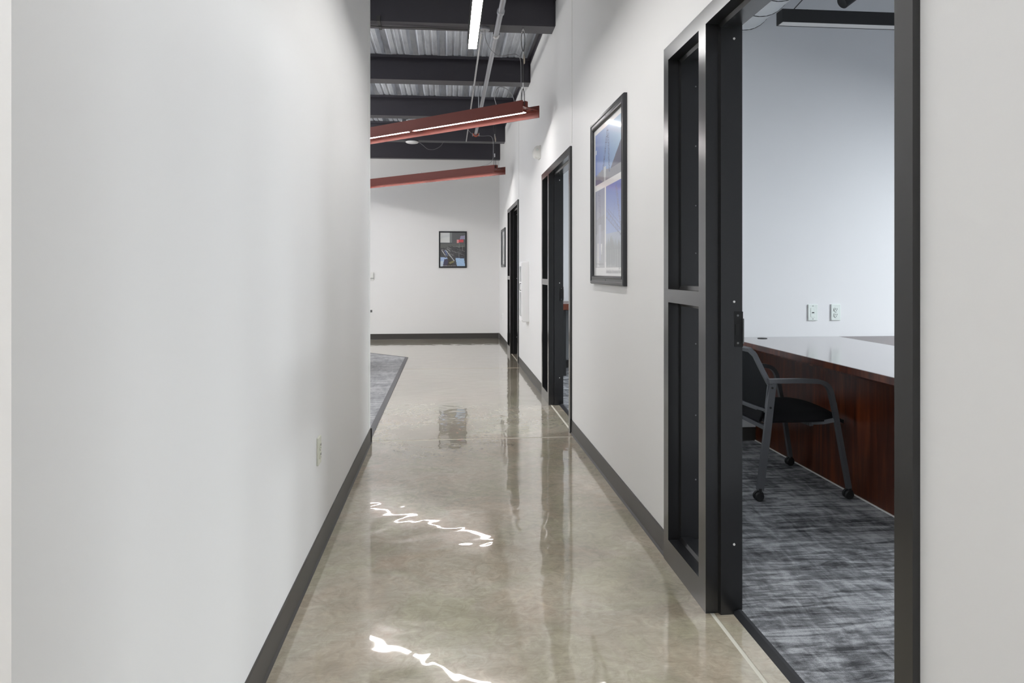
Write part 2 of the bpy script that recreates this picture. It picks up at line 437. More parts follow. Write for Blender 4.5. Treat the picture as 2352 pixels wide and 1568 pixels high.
# ------------------------------------------------------------------ door frames (with sidelight)
def jamb_prof(y0, y1, lo, hi):
    """plan outline (x,y) of a hollow-metal member; lo/hi: which sides face an opening and carry a stop"""
    s = .016; xs = (XF, XF + .046, XF + .050, XF + .098, XF + .102, XI + .010)
    e1 = [(xs[0], y1), (xs[1], y1)]
    if hi: e1 += [(xs[2], y1 + s), (xs[3], y1 + s), (xs[4], y1)]
    e1 += [(xs[5], y1)]
    e0 = [(xs[0], y0), (xs[1], y0)]
    if lo: e0 += [(xs[2], y0 - s), (xs[3], y0 - s), (xs[4], y0)]
    e0 += [(xs[5], y0)]
    return e0 + e1[::-1]
def rail_prof(z0, z1, lo, hi):
    return jamb_prof(z0, z1, lo, hi)
DL = ['black metal door frame with narrow sidelight, nearest to the camera, open to the office with desk',
      'second black door frame with narrow sidelight, between the crane poster and white cabinet',
      'farthest black door frame with narrow sidelight, near the end wall']
for k, y0 in enumerate(DOORS):
    d = thing('door_%d' % (k + 1), (XF, y0 + FW / 2, 0), DL[k], 'door frame', kind='structure')
    ya, yb, yc, yd, ye, yf = y0, y0 + .057, y0 + 1.115, y0 + 1.185, y0 + FW - .060, y0 + FW
    hz = 2.110; top = 2.170
    obj('jamb', prism(jamb_prof(ya, yb, False, True), 'z', 0, hz), M['frame'], d)
    mu = obj('mullion', prism(jamb_prof(yc, yd, True, True), 'z', 0, hz), M['frame'], d)
    ja = obj('jamb', prism(jamb_prof(ye, yf, True, False), 'z', 0, hz), M['frame'], d)
    obj('head', prism(rail_prof(hz, top, True, False), 'y', ya, yf), M['frame'], d)
    obj('sill', prism(rail_prof(0, .10, False, True), 'y', yd, ye), M['frame'], d)
    obj('transom_bar', prism(rail_prof(1.095, 1.150, True, True), 'y', yd, ye), M['frame'], d)
    # strike plate on the mullion's rabbet, screws along the members
    sp = obj('strike_plate', box(XF + .102, XI + .0115, yc - .003, yc + .001, 0.953, 1.080), M['gasket'], mu)
    obj('strike_lip', box(XI + .0095, XI + .0125, yc - .010, yc + .001, .965, 1.055), M['grey'], mu)
    obj('latch_hole', box(XF + .110, XF + .124, yc - .0045, yc - .002, 0.995, 1.034), M['dark'], mu)
    for z in (.967, 1.066):
        obj('screw', cyl((XF + .118, yc - .0045, z), (XF + .118, yc, z), .004, seg=10), M['grey'], mu)
    for z in (.25, 1.116, 2.055):
        obj('silencer', cyl((XF + .0985, yc - .018, z), (XF + .0985, yc - .012, z), .0042, seg=10), M['plastic'], mu)
    for z in (.35, .62, .92, 1.3, 1.5, 1.75, 2.0):
        obj('screw', cyl((XF + .118, ye - .003, z), (XF + .118, ye + .002, z), .003, seg=8), M['grey'], ja)

# ------------------------------------------------------------------ pendants and beams
def cable_hanger(x, y, ztop, zbot, lab, grp):
    t = thing('suspension_cable', (x, y, zbot), lab, 'cable', grp)
    H = ztop - zbot
    obj('eye_hook', tube([(x + .010 * math.cos(a), y, ztop - .035 + .014 * math.sin(a)) for a in np.linspace(-1.2, 4.4, 18)], .0035), M['chrome'], t, True)
    obj('hook_base', cyl((x, y, ztop - .02), (x, y, ztop), .009, seg=12), M['chrome'], t, True)
    zu = ztop - .045; zu2 = zu - .17; zl = zbot + .165
    obj('upper_loop', tube(spline([(x, y, zu2), (x - .014, y, zu2 + .06), (x - .015, y, zu - .03), (x, y, zu), (x + .015, y, zu - .03), (x + .014, y, zu2 + .06), (x + .004, y, zu2)]), .0032), M['cable'], t, True)
    obj('ferrule', box(x - .008, x + .006, y - .006, y + .006, zu2 - .06, zu2 + .004), M['chrome'], t, bevel=.002)
    obj('cable_lock', prism([(x + .002, zu2), (x + .017, zu2 - .06), (x + .017, zu2 - .10), (x + .006, zu2 - .108), (x + .001, zu2 - .06)], 'y', y - .006, y + .006), M['tag'], t, bevel=.002)
    obj('cable', tube([(x, y, zu2 - .04), (x, y, zl)], .0032), M['cable'], t, True)
    obj('ferrule', cyl((x, y, zl - .005), (x, y, zl + .045), .0065, seg=10), M['chrome'], t, True)
    obj('lower_loop', tube(spline([(x, y, zl), (x - .012, y, zl - .06), (x - .011, y, zbot + .03), (x, y, zbot + .004), (x + .011, y, zbot + .03), (x + .012, y, zl - .06), (x, y, zl)]), .0032), M['cable'], t, True)
    return t

DIR = Vector((-.7466, .6652, 0)); PERP = Vector((.6652, .7466, 0))
def beam_light(end, z, lab, inset=.07):
    """steel H-beam laid on its side: web flat, flanges upright, light strips under the web"""
    E = Vector((end[0], end[1], 0)); L = 2.94; Wd = .262; Hf = .108; tf = .009; tw = .008
    zw = z + .056
    t = thing('beam_light', (E.x, E.y, z), lab, 'light', 'red steel beam lights hung on cables')
    def P(s, p, zz): return E + DIR * s + PERP * p + Vector((0, 0, zz))
    def bar(s0, s1, p0, p1, z0, z1):
        bm = bmesh.new(); v = [bm.verts.new(P(s, p, q)) for s in (s0, s1) for p in (p0, p1) for q in (z0, z1)]
        for f in ((0, 1, 3, 2), (4, 6, 7, 5), (0, 4, 5, 1), (2, 3, 7, 6), (0, 2, 6, 4), (1, 5, 7, 3)): bm.faces.new([v[i] for i in f])
        return bm
    obj('flange', bar(0, L, 0, tf, z, z + Hf), M['red'], t, label='flange facing the corridor')
    obj('flange', bar(0, L, Wd - tf, Wd, z, z + Hf), M['red'], t, label='flange lit by the strip')
    web = obj('web', bar(0, L, tf, Wd - tf, zw, zw + tw), M['red'], t)
    for p in (.055, .125, .195):                     # bolt holes near the end: dark recessed discs seen from below, bolts above
        c = P(.035, p, 0)
        bm = bmesh.new()
        sweep([c + Vector((0, 0, zw - .0015)), c + Vector((0, 0, zw + .001))], [(a * 1.7, b) for a, b in circ(.0085, 14)], up=tuple(PERP), bm=bm)
        obj('bolt_hole', bm, M['dark'], web)
        obj('bolt', cyl(P(.045, p, zw + tw), P(.045, p, zw + tw + .02), .009, seg=6), M['cable'], web)
    obj('bracket', bar(.02, .06, .075, .11, zw + tw, zw + .062), M['red'], web)
    for s0, s1 in ((inset, 1.445), (1.495, 2.87)):
        h = obj('strip_housing', bar(s0, s1, .106, .156, z + .036, zw), M['red'], t)
        obj('light_strip', bar(s0 + .002, s1 - .002, .108, .154, z + .033, z + .036), M['lens_beam'], h, label='glowing white strip')
    obj('gap_shade', bar(1.443, 1.497, .100, .162, z + .0275, zw), M['red'], t)  # added piece blocks the strip glare so the gap reads dark
    for s in (1.43, 1.51):
        for p in (.03, .21):
            obj('splice_bolt', cyl(P(s, p, zw + tw), P(s, p, z + Hf + .018), .007, seg=8), M['chrome'], t)
    obj('splice_plate', bar(1.36, 1.58, .02, .24, zw + tw, zw + tw + .006), M['red'], t)
    return t
BEAM = [((.647, 6.016), 2.602, 'red steel beam light nearer the camera with a glowing strip underneath'),
        ((.648, 9.72), 2.602, 'farther lower red steel beam light in front of the grey end wall')]
for (e, z, lab), q in zip(BEAM, (.07, .17)): beam_light(e, z, lab, q)
HG = 'steel cables holding the red beams'
cable_hanger(.659, 6.075, 3.36, 2.665, 'steel suspension cable with loops holding the end of the nearer red beam', HG)
cable_hanger(.660, 9.780, 3.36, 2.665, 'steel suspension cable with loops holding the end of the farther red beam', HG)

def feed_wire(pts, lab, m='wire', r=.003):
    return tag(obj('power_wire', tube(spline(pts), r), M[m], smooth=True), lab, 'wire')
jb = tag(obj('junction_box', lathe([(0, 0), (.044, 0), (.048, .004), (.048, .022), (0, .022)], (.322, 6.12, 3.337)), M['steel'], smooth=True), 'round grey electrical box under the nearest dark purlin', 'electrical box')
feed_wire([(.325, 6.10, 3.338), (.333, 6.09, 3.25), (.375, 6.08, 3.16), (.450, 6.07, 3.105), (.540, 6.06, 3.115), (.605, 6.06, 3.115), (.634, 6.05, 3.06), (.638, 6.05, 2.95), (.640, 6.05, 2.70)], 'thin looping power wire from the round box down to the nearer red beam')
feed_wire([(.45, 6.27, 2.68), (.42, 6.26, 2.80), (.455, 6.25, 2.875), (.52, 6.22, 2.86), (.578, 6.18, 2.78), (.60, 6.16, 2.672)], 'short pale wire arching over the nearer red beam')
feed_wire([(.26, 9.78, 3.335), (.28, 9.78, 3.22), (.36, 9.78, 3.135), (.48, 9.78, 3.12), (.60, 9.78, 3.12), (.634, 9.76, 3.05), (.638, 9.76, 2.9), (.632, 9.76, 2.80), (.57, 9.80, 2.73), (.40, 9.95, 2.70), (.36, 9.99, 2.664)], 'thin power wire running to the farther red beam')

def pendant(x0, x1, y0, y1, z, lab, lens, grp):
    t = thing('linear_pendant', ((x0 + x1) / 2, (y0 + y1) / 2, z), lab, 'light', grp)
    h = .077
    bm = bmesh.new(); w = .006
    # open-bottomed housing
    O = [(x0, y0), (x1, y0), (x1, y1), (x0, y1)]; I = [(x0 + w, y0 + w), (x1 - w, y0 + w), (x1 - w, y1 - w), (x0 + w, y1 - w)]
    rings = [[bm.verts.new((a, b, q)) for a, b in pl] for pl, q in ((O, z + h), (O, z), (I, z), (I, z + .012))]
    for A, B in zip(rings, rings[1:]):
        for i in range(4): bm.faces.new((A[i], A[(i + 1) % 4], B[(i + 1) % 4], B[i]))
    bm.faces.new(rings[0]); bm.faces.new(rings[-1])
    obj('housing', bm, M['black'], t)
    obj('diffuser', box(x0 + w, x1 - w, y0 + w, y1 - w, z + .0015, z + .011), lens, t, label='glowing diffuser' if lens == M['lens_on'] else 'unlit pale diffuser')
    long_x = (x1 - x0) > (y1 - y0)
    for s in (.05, .95):
        px = x0 + (x1 - x0) * (s if long_x else .5); py = y0 + (y1 - y0) * (.5 if long_x else s)
        dx, dy = (.05, 0) if long_x else (0, .05)
        if not (long_x and s < .5): obj('hanger', tube([(px - dx, py - dy, z + h), (px, py, z + h + .15), (px + dx, py + dy, z + h)], .0017, 6), M['cable'], t)
        obj('clip', cyl((px + dx, py + dy, z + h), (px + dx, py + dy, z + h + .014), .005, seg=8), M['black'], t)
        if long_x and s < .5: obj('stem', tube([(2.05, py, z + h), (2.40, py, 3.16), (2.40, py, ZT)], .0035, 6), M['cable'], t); continue
        obj('stem', tube([(px, py, z + h + .145), (px, py, ZT)], .0022, 6), M['cable'], t)
    return t
pendant(.130, .197, 2.19, 4.64, 2.700, 'long narrow glowing pendant light overhead in the corridor', M['lens_on'], None)
pendant(1.972, 4.41, 3.955, 4.032, 2.700, 'black linear pendant light, switched off, over the office desk', M['lens_off'], None)
# unseen pendant added behind the camera to light the near right wall
pendant(-1.10, -1.033, -2.95, -1.1, 2.700, 'unseen pendant light added behind the camera as fill', M['lens_on'], None)

# sprinkler pipe, conduit, flange wire
sp = thing('sprinkler_pipe', (.429, 8.0, 3.31), 'thick grey sprinkler pipe running under the dark purlins', 'pipe')
obj('pipe', cyl((.429, 5.0, 3.324), (.429, 10.66, 3.324), .0235, seg=20), M['steel'], sp, True)
for y in (5.6, 6.16):
    obj('coupling', lathe([(.0235, 0), (.031, .004), (.031, .05), (.0235, .054)], (.429, y, 3.324), (0, 1, 0)), M['chrome'] if y > 6 else M['steel'], sp, True)
cpl = obj('end_coupling', tube([(.429 + .036 * math.cos(a), 10.66, 3.322 + .036 * math.sin(a)) for a in np.linspace(math.pi * .98, math.pi * 2.02, 16)], .011), M['orange'], sp, True, label='orange pipe coupling')
obj('end_cap', cyl((.429, 10.655, 3.324), (.429, 10.685, 3.324), .029, seg=18), M['purlin'], sp, True)
for s in (-1, 1):
    obj('coupling_bolt', cyl((.429 + s * .048, 10.66, 3.285), (.429 + s * .048, 10.66, 3.335), .006, seg=8), M['chrome'], sp)
cd = thing('conduit', (.300, 8.5, 3.33), 'thin silver conduit running from the round box under the purlins', 'pipe')
obj('tube', cyl((.300, 6.15, 3.346), (.300, 11.30, 3.327), .011, seg=12), M['chrome'], cd, True)
obj('connector', cyl((.300, 7.93, 3.339), (.300, 8.02, 3.339), .0145, seg=12), M['steel'], cd, True)
obj('connector', cyl((.300, 6.14, 3.346), (.300, 6.19, 3.346), .0145, seg=12), M['steel'], cd, True)
rod = tag(obj('hanger_rod', cyl((.352, 7.95, 3.05), (.352, 7.95, 3.366), .005, seg=8), M['steel'], smooth=True), 'thin threaded rod hanging under the second purlin', 'rod')
fw = thing('flange_wire', (-.6, 6.20, 3.34), 'dark wire clipped along the bottom of the nearest purlin', 'wire')
obj('wire', tube(spline([(-2.2, 6.12, 3.352), (-1.4, 6.13, 3.349), (-.9, 6.11, 3.353), (-.55, 6.13, 3.346), (-.2, 6.14, 3.352), (.05, 6.16, 3.352), (.27, 6.15, 3.350)]), .004, 6), M['cable'], fw, True)
obj('clip', box(-.60, -.575, 6.00, 6.225, 3.350, 3.359), M['cable'], fw)
obj('clip', box(-.605, -.570, 6.012, 6.029, 3.350, 3.40), M['cable'], fw)
# ceiling disc with its wire
ap = thing('ceiling_disc', (-.575, 11.46, 3.30), 'flat white ceiling disc under a far purlin, with a drooping wire', 'access point')
obj('cover', lathe([(0, 0), (.05, .002), (.09, .010), (.107, .022), (.107, .030), (.09, .038), (0, .038)], (-.575, 11.455, 3.299)), M['white'], ap, True)
obj('lead', tube(spline([(-.468, 11.45, 3.325), (-.40, 11.42, 3.27), (-.32, 11.40, 3.205), (-.22, 11.39, 3.20), (-.12, 11.38, 3.25), (-.06, 11.37, 3.33)]), .003, 6), M['wire'], ap, True)

# ------------------------------------------------------------------ wall pieces
def outlet_plate(name, c, n, lab, m, kind, group=None):
    """c centre on the wall, n outward normal (axis aligned)"""
    c = Vector(c); n = Vector(n); s = Vector((0, 0, 1)).cross(n)
    t = thing(name, c, lab, 'outlet' if kind != 'data' else 'wall plate', group)
    def b(u0, u1, v0, v1, d0, d1):
        p = [c + s * u + Vector((0, 0, v)) + n * d for u in (u0, u1) for v in (v0, v1) for d in (d0, d1)]
        return box(min(q.x for q in p), max(q.x for q in p), min(q.y for q in p), max(q.y for q in p), min(q.z for q in p), max(q.z for q in p))
    obj('cover_plate', b(-.036, .036, -.059, .059, 0, .008), m, t, bevel=.0025)
    if kind == 'duplex':
        for v in (.020, -.020):
            bm = sweep([c + Vector((0, 0, v)) + n * .006, c + Vector((0, 0, v)) + n * .0115], [(max(-.0145, min(.0145, a)), q) for a, q in circ(.0172, 20)], up=(0, 0, 1))
            soc = obj('socket', bm, m, t)
            for u in (-.0065, .0065): obj('slot', b(u - .0014, u + .0014, v - .001, v + .009, .0110, .0122), M['dark'], soc)
            obj('ground_hole', cyl(c + n * .011 + Vector((0, 0, v - .0085)), c + n * .0122 + Vector((0, 0, v - .0085)), .0026, seg=10), M['dark'], soc)
        obj('screw', cyl(c + n * .007, c + n * .0095, .003, seg=10), M['chrome'], t)
    else:
        ins = obj('insert', b(-.0165, .0165, -.034, .034, .006, .0095), m, t, bevel=.001)
        obj('port', b(-.008, .008, -.005, .002, .009, .0105), M['dark'], ins)
        for v in (.047, -.047): obj('screw', cyl(c + n * .007 + Vector((0, 0, v)), c + n * .0095 + Vector((0, 0, v)), .003, seg=10), M['grey'], t)
    return t
outlet_plate('wall_outlet', (XL, 3.045, .459), (1, 0, 0), 'almond duplex wall outlet low on the left corridor wall', M['almond'], 'duplex')
outlet_plate('wall_outlet', (2.815, 4.84, .925), (0, -1, 0), 'pale duplex outlet above the desk on the office wall', M['ivory'], 'duplex')
outlet_plate('data_plate', (2.640, 4.84, .925), (0, -1, 0), 'pale cable plate with one small port above the office desk', M['ivory'], 'data')
outlet_plate('wall_outlet', (XW, 11.80, .45), (-1, 0, 0), 'small white outlet low on the far right wall under a framed picture', M['white'], 'duplex')
th = thing('thermostat', (-1.375, YF, 1.14), 'white thermostat box on the end wall beside the left corner', 'thermostat')
obj('body', box(-1.435, -1.315, YF - .024, YF, 1.098, 1.205), M['plastic'], th, bevel=.004)
obj('base_plate', box(-1.440, -1.312, YF - .010, YF, 1.055, 1.098), M['plastic'], th, bevel=.002)
obj('seam', box(-1.437, -1.314, YF - .016, YF - .001, 1.092, 1.099), M['grey'], th)

# white recessed wall cabinet
fc = thing('wall_cabinet', (XW, 8.14, .64), 'white metal extinguisher cabinet on the right wall between two door frames', 'cabinet')
def rounded(y0, y1, z0, z1, r, n=5):
    o = []
    for cy_, cz_, a0 in ((y1 - r, z1 - r, 0), (y0 + r, z1 - r, 90), (y0 + r, z0 + r, 180), (y1 - r, z0 + r, 270)):
        for k in range(n + 1): a = R(a0 + 90 * k / n); o.append((cy_ + r * math.cos(a), cz_ + r * math.sin(a)))
    return o
obj('body', prism(rounded(7.985, 8.295, .634, 1.336, .012), 'x', .862, XW), M['white'], fc, bevel=.0025)
dr = obj('cabinet_door', prism(rounded(7.995, 8.285, .646, 1.324, .01), 'x', .852, .863), M['white'], fc, bevel=.002)
obj('pane', box(.8495, .853, 8.045, 8.235, .70, .98), M['greypane'], dr)
obj('pane', box(.8495, .853, 8.045, 8.235, 1.10, 1.28), M['greypane'], dr)
obj('handle', sweep(fillet([(.853, 8.06, 1.00), (.835, 8.06, 1.00), (.835, 8.06, 1.08), (.853, 8.06, 1.08)], .006), circ(.004, 8)), M['grey'], dr, True)
obj('lens', box(.849, .853, 8.10, 8.20, 1.005, 1.075), M['white'], dr)

# white alarm sensor
al = thing('alarm_sensor', (XW, 7.03, 2.37), 'white rounded alarm sensor high on the right wall before the second door frame', 'alarm')
obj('back_plate', box(XW - .012, XW, 6.965, 7.095, 2.362, 2.494), M['plastic'], al, bevel=.003)
prof = [(XW - .010, 2.366), (XW - .010, 2.490)] + [(XW - .036 - .038 * math.cos(a), 2.430 + .058 * math.sin(a)) for a in np.linspace(math.pi / 2 * .98, -math.pi / 2 * .98, 14)]
bm = prism(prof, 'y', 6.972, 7.088)
obj('shell', bm, M['plastic'], al, True, bevel=.004)
obj('ring', tube([(XW - .036 + .016 * math.cos(a), 6.971, 2.449 + .016 * math.sin(a)) for a in np.linspace(0, 2 * math.pi, 20)[:-1]], .0025, 6, closed=True), M['plastic'], al, True)
obj('eye', lathe([(.010, 0), (.009, .003), (0, .006)], (XW - .036, 6.972, 2.449), (0, -1, 0), 16), M['ivory'], al, True)

# framed pictures -------------------------------------------------
def raster(w, h): return np.ones((h, w, 3)) * .93
def lin(c): return np.array([((v / 255) / 12.92 if v / 255 < .04045 else ((v / 255 + .055) / 1.055) ** 2.4) for v in c])
def grid(im):
    h, w, _ = im.shape; return np.meshgrid((np.arange(w) + .5) / w, (np.arange(h) + .5) / h)
def rect(im, x0, y0, x1, y1, c, c2=None):
    X, Y = grid(im); k = (X >= x0) & (X < x1) & (Y >= y0) & (Y < y1)
    if c2 is None: im[k] = lin(c)
    else:
        t = ((Y - y0) / (y1 - y0))[k][:, None]; im[k] = lin(c) * (1 - t) + lin(c2) * t
def poly(im, pts, c, a=1.):
    X, Y = grid(im); k = np.zeros(X.shape, bool); n = len(pts)
    for i in range(n):
        (xa, ya), (xb, yb) = pts[i], pts[(i + 1) % n]
        if ya == yb: continue
        k ^= ((ya > Y) != (yb > Y)) & (X < (xb - xa) * (Y - ya) / (yb - ya) + xa)
    im[k] = im[k] * (1 - a) + lin(c) * a
def line(im, x0, y0, x1, y1, wd, c, a=1., box_=None):
    X, Y = grid(im); asp = im.shape[0] / im.shape[1]; Y = Y * asp; y0 *= asp; y1 *= asp
    dx, dy = x1 - x0, y1 - y0; q = dx * dx + dy * dy + 1e-9
    t = np.clip(((X - x0) * dx + (Y - y0) * dy) / q, 0, 1)
    k = np.hypot(X - x0 - t * dx, Y - y0 - t * dy) < wd / 2
    if box_: k &= (X >= box_[0]) & (X < box_[2]) & (Y / asp >= box_[1]) & (Y / asp < box_[3])
    im[k] = im[k] * (1 - a) + lin(c) * a
def truss(im, x0, y0, x1, y1, wd, c, a, n, bx):
    asp = im.shape[0] / im.shape[1]
    d = Vector((x1 - x0, (y1 - y0) * asp)); nn = Vector((-d.y, d.x)).normalized() * wd
    ox, oy = nn.x, nn.y / asp
    line(im, x0 + ox, y0 + oy, x1 + ox * .5, y1 + oy * .5, .008, c, a, bx); line(im, x0 - ox, y0 - oy, x1 - ox * .5, y1 - oy * .5, .008, c, a, bx)
    for i in range(n):
        t0, t1 = i / n, (i + 1) / n; s = 1 if i % 2 else -1
        line(im, x0 + (x1 - x0) * t0 + ox * s, y0 + (y1 - y0) * t0 + oy * s, x0 + (x1 - x0) * t1 - ox * s, y0 + (y1 - y0) * t1 - oy * s, .006, c, a, bx)
def crane_poster():
    im = raster(130, 170); X, Y = grid(im)
    A = (.045, .035, .975, .382); B = (.045, .425, .40, .945); D = (.445, .425, .975, .945)
    # upper photograph: blue sky, crane, dark building edge
    k = (X >= A[0]) & (X < A[2]) & (Y >= A[1]) & (Y < A[3])
    t = np.clip((X - A[0]) / (A[2] - A[0]) * .9 + (A[3] - Y) * .7, 0, 1)[..., None]
    sky = lin((62, 100, 200)) * (1 - t) + lin((168, 204, 232)) * t; im[k] = sky[k]
    poly(im, [(.975, .17), (.975, .34), (.56, .34)], (58, 62, 100))
    poly(im, [(.045, .318), (.30, .30), (.60, .322), (.975, .322), (.975, .382), (.045, .382)], (122, 126, 138))
    poly(im, [(.045, .34), (.22, .355), (.34, .382), (.045, .382)], (60, 64, 120))
    truss(im, .50, .06, .34, .30, .022, (40, 58, 108), .9, 14, A); truss(im, .52, .09, .56, .34, .02, (48, 66, 120), .9, 14, A)
    truss(im, .20, .12, .13, .33, .012, (110, 140, 200), .8, 12, A)
    poly(im, [(.36, .29), (.45, .29), (.43, .382), (.38, .382)], (206, 210, 214))
    poly(im, [(.06, .14), (.10, .14), (.10, .17), (.06, .17)], (214, 226, 240))
    # lower left: misty grey tower
    rect(im, *B, (128, 132, 166), (176, 178, 182))
    truss(im, .19, .43, .25, .66, .03, (66, 70, 108), .75, 12, B)
    poly(im, [(.05, .62), (.40, .60), (.40, .70), (.05, .72)], (128, 132, 142), .6)
    poly(im, [(.17, .66), (.27, .66), (.26, .90), (.18, .90)], (186, 190, 208), .7)
    poly(im, [(.12, .78), (.18, .78), (.20, .94), (.13, .94)], (220, 222, 222), .8); poly(im, [(.26, .79), (.31, .79), (.29, .86), (.27, .86)], (236, 238, 238))
    line(im, .07, .92, .36, .925, .012, (140, 142, 146), .8, B)
    # lower right: blue sky, two cranes, misty trees
    rect(im, *D, (84, 116, 208), (176, 198, 232)); rect(im, D[0], .73, D[2], D[3], (168, 182, 206), (170, 172, 176))
    truss(im, .78, .44, .93, .72, .018, (108, 112, 146), .9, 16, D)
    truss(im, .46, .60, .95, .745, .03, (104, 116, 150), .9, 14, D); line(im, .52, .575, .95, .70, .006, (96, 110, 150), .8, D); line(im, .78, .46, .68, .65, .005, (96, 114, 170), .8, D)
    rng = random.Random(2)
    for i in range(60):
        u = rng.uniform(.46, .90); v = .76 + abs(u - .62) * .12 + rng.uniform(0, .05); r = rng.uniform(.02, .05)
        poly(im, [(u - r, v + .02), (u, v - .02), (u + r, v + .02), (u + r, v + .12), (u - r, v + .12)], (134, 142, 146), .35)
    for i in range(14): u = .46 + i * .037; line(im, u, .84, u, .945, .012, (150, 154, 158) if i % 2 else (186, 188, 192), .6, D)
    for bx in (A, B, D):
        pass
    k = (Y > .385) & (Y < .423); im[k] = .90
    im = im * .88 + .09  # inks washed paler to imitate reflections on the glazing
    return im
def site_poster():
    im = raster(64, 88); rng = random.Random(5)
    rect(im, 0, 0, 1, 1, (74, 77, 80))
    rect(im, 0, 0, .37, .30, (204, 208, 208), (214, 216, 214)); rect(im, .37, 0, .47, .30, (120, 124, 126)); rect(im, .47, 0, 1, .42, (84, 86, 88))
    poly(im, [(.05, .10), (.37, .04), (.37, .12), (.02, .16)], (190, 194, 198), .5)
    rect(im, .66, .20, .92, .285, (214, 74, 84)); rect(im, .66, .20, .73, .31, (226, 150, 150)); poly(im, [(.80, .10), (.98, .08), (.98, .19), (.78, .20)], (150, 146, 176))
    rect(im, .0, .33, 1, .46, (92, 95, 92)); poly(im, [(0, .46), (.6, .40), (1, .50), (1, 1), (0, 1)], (66, 66, 70))
    rect(im, .78, .42, .99, .70, (52, 50, 54))
    for i in range(34):
        x = rng.uniform(.02, .7); y = rng.uniform(.38, .68); line(im, x, y, x + rng.uniform(.06, .22), y + rng.uniform(.0, .07), .010, rng.choice([(168, 170, 168), (118, 122, 120), (38, 40, 42)]))
    for a in ((.06, .52, .38, .88), (.22, .52, .56, .84)): line(im, *a, .020, (222, 224, 224))
    poly(im, [(.15, .52), (.22, .52), (.29, .66), (.27, .72)], (90, 106, 150)); line(im, .12, .54, .25, .74, .012, (60, 66, 92))
    poly(im, [(.30, .66), (.54, .90), (.40, .99), (.2, .99)], (56, 52, 46)); poly(im, [(.34, .88), (.52, .83), (.56, .87), (.38, .93)], (128, 122, 84))
    poly(im, [(0, .72), (.26, .74), (.30, .78), (.16, .79), (.10, .99), (0, .99)], (170, 196, 232)); poly(im, [(0, .85), (.11, .84), (.10, 1), (0, 1)], (208, 222, 236))
    poly(im, [(.16, .80), (.27, .77), (.32, .86), (.26, .98), (.12, .98)], (62, 58, 86))
    poly(im, [(.60, .745), (.95, .765), (.99, .985), (.66, .99)], (164, 196, 230)); line(im, .70, .80, .92, .92, .012, (186, 210, 238)); line(im, .60, .72, .96, .745, .02, (40, 44, 80))
    for x in (.76, .89): line(im, x, .30, x - .02, .72, .007, (130, 130, 132))
    line(im, .76, .50, 1, .56, .008, (140, 140, 142)); line(im, .76, .60, .96, .67, .008, (140, 140, 142)); line(im, .40, .42, 1, .41, .01, (118, 122, 122))
    x = .12
    while x < .60:                                   # the caption line, too small to read
        line(im, x, .978, x + .018, .978, .016, (206, 204, 200)); x += rng.choice([.024, .03, .034])
    return im
def glare_poster():  # pale greys stand in for reflections on its glass
    im = raster(40, 40); rect(im, 0, 0, 1, 1, (196, 198, 200), (176, 178, 180)); rect(im, .1, .1, .9, .9, (168, 172, 176), (186, 186, 184)); poly(im, [(.1, .6), (.5, .4), (.9, .55), (.9, .9), (.1, .9)], (142, 146, 148)); return im

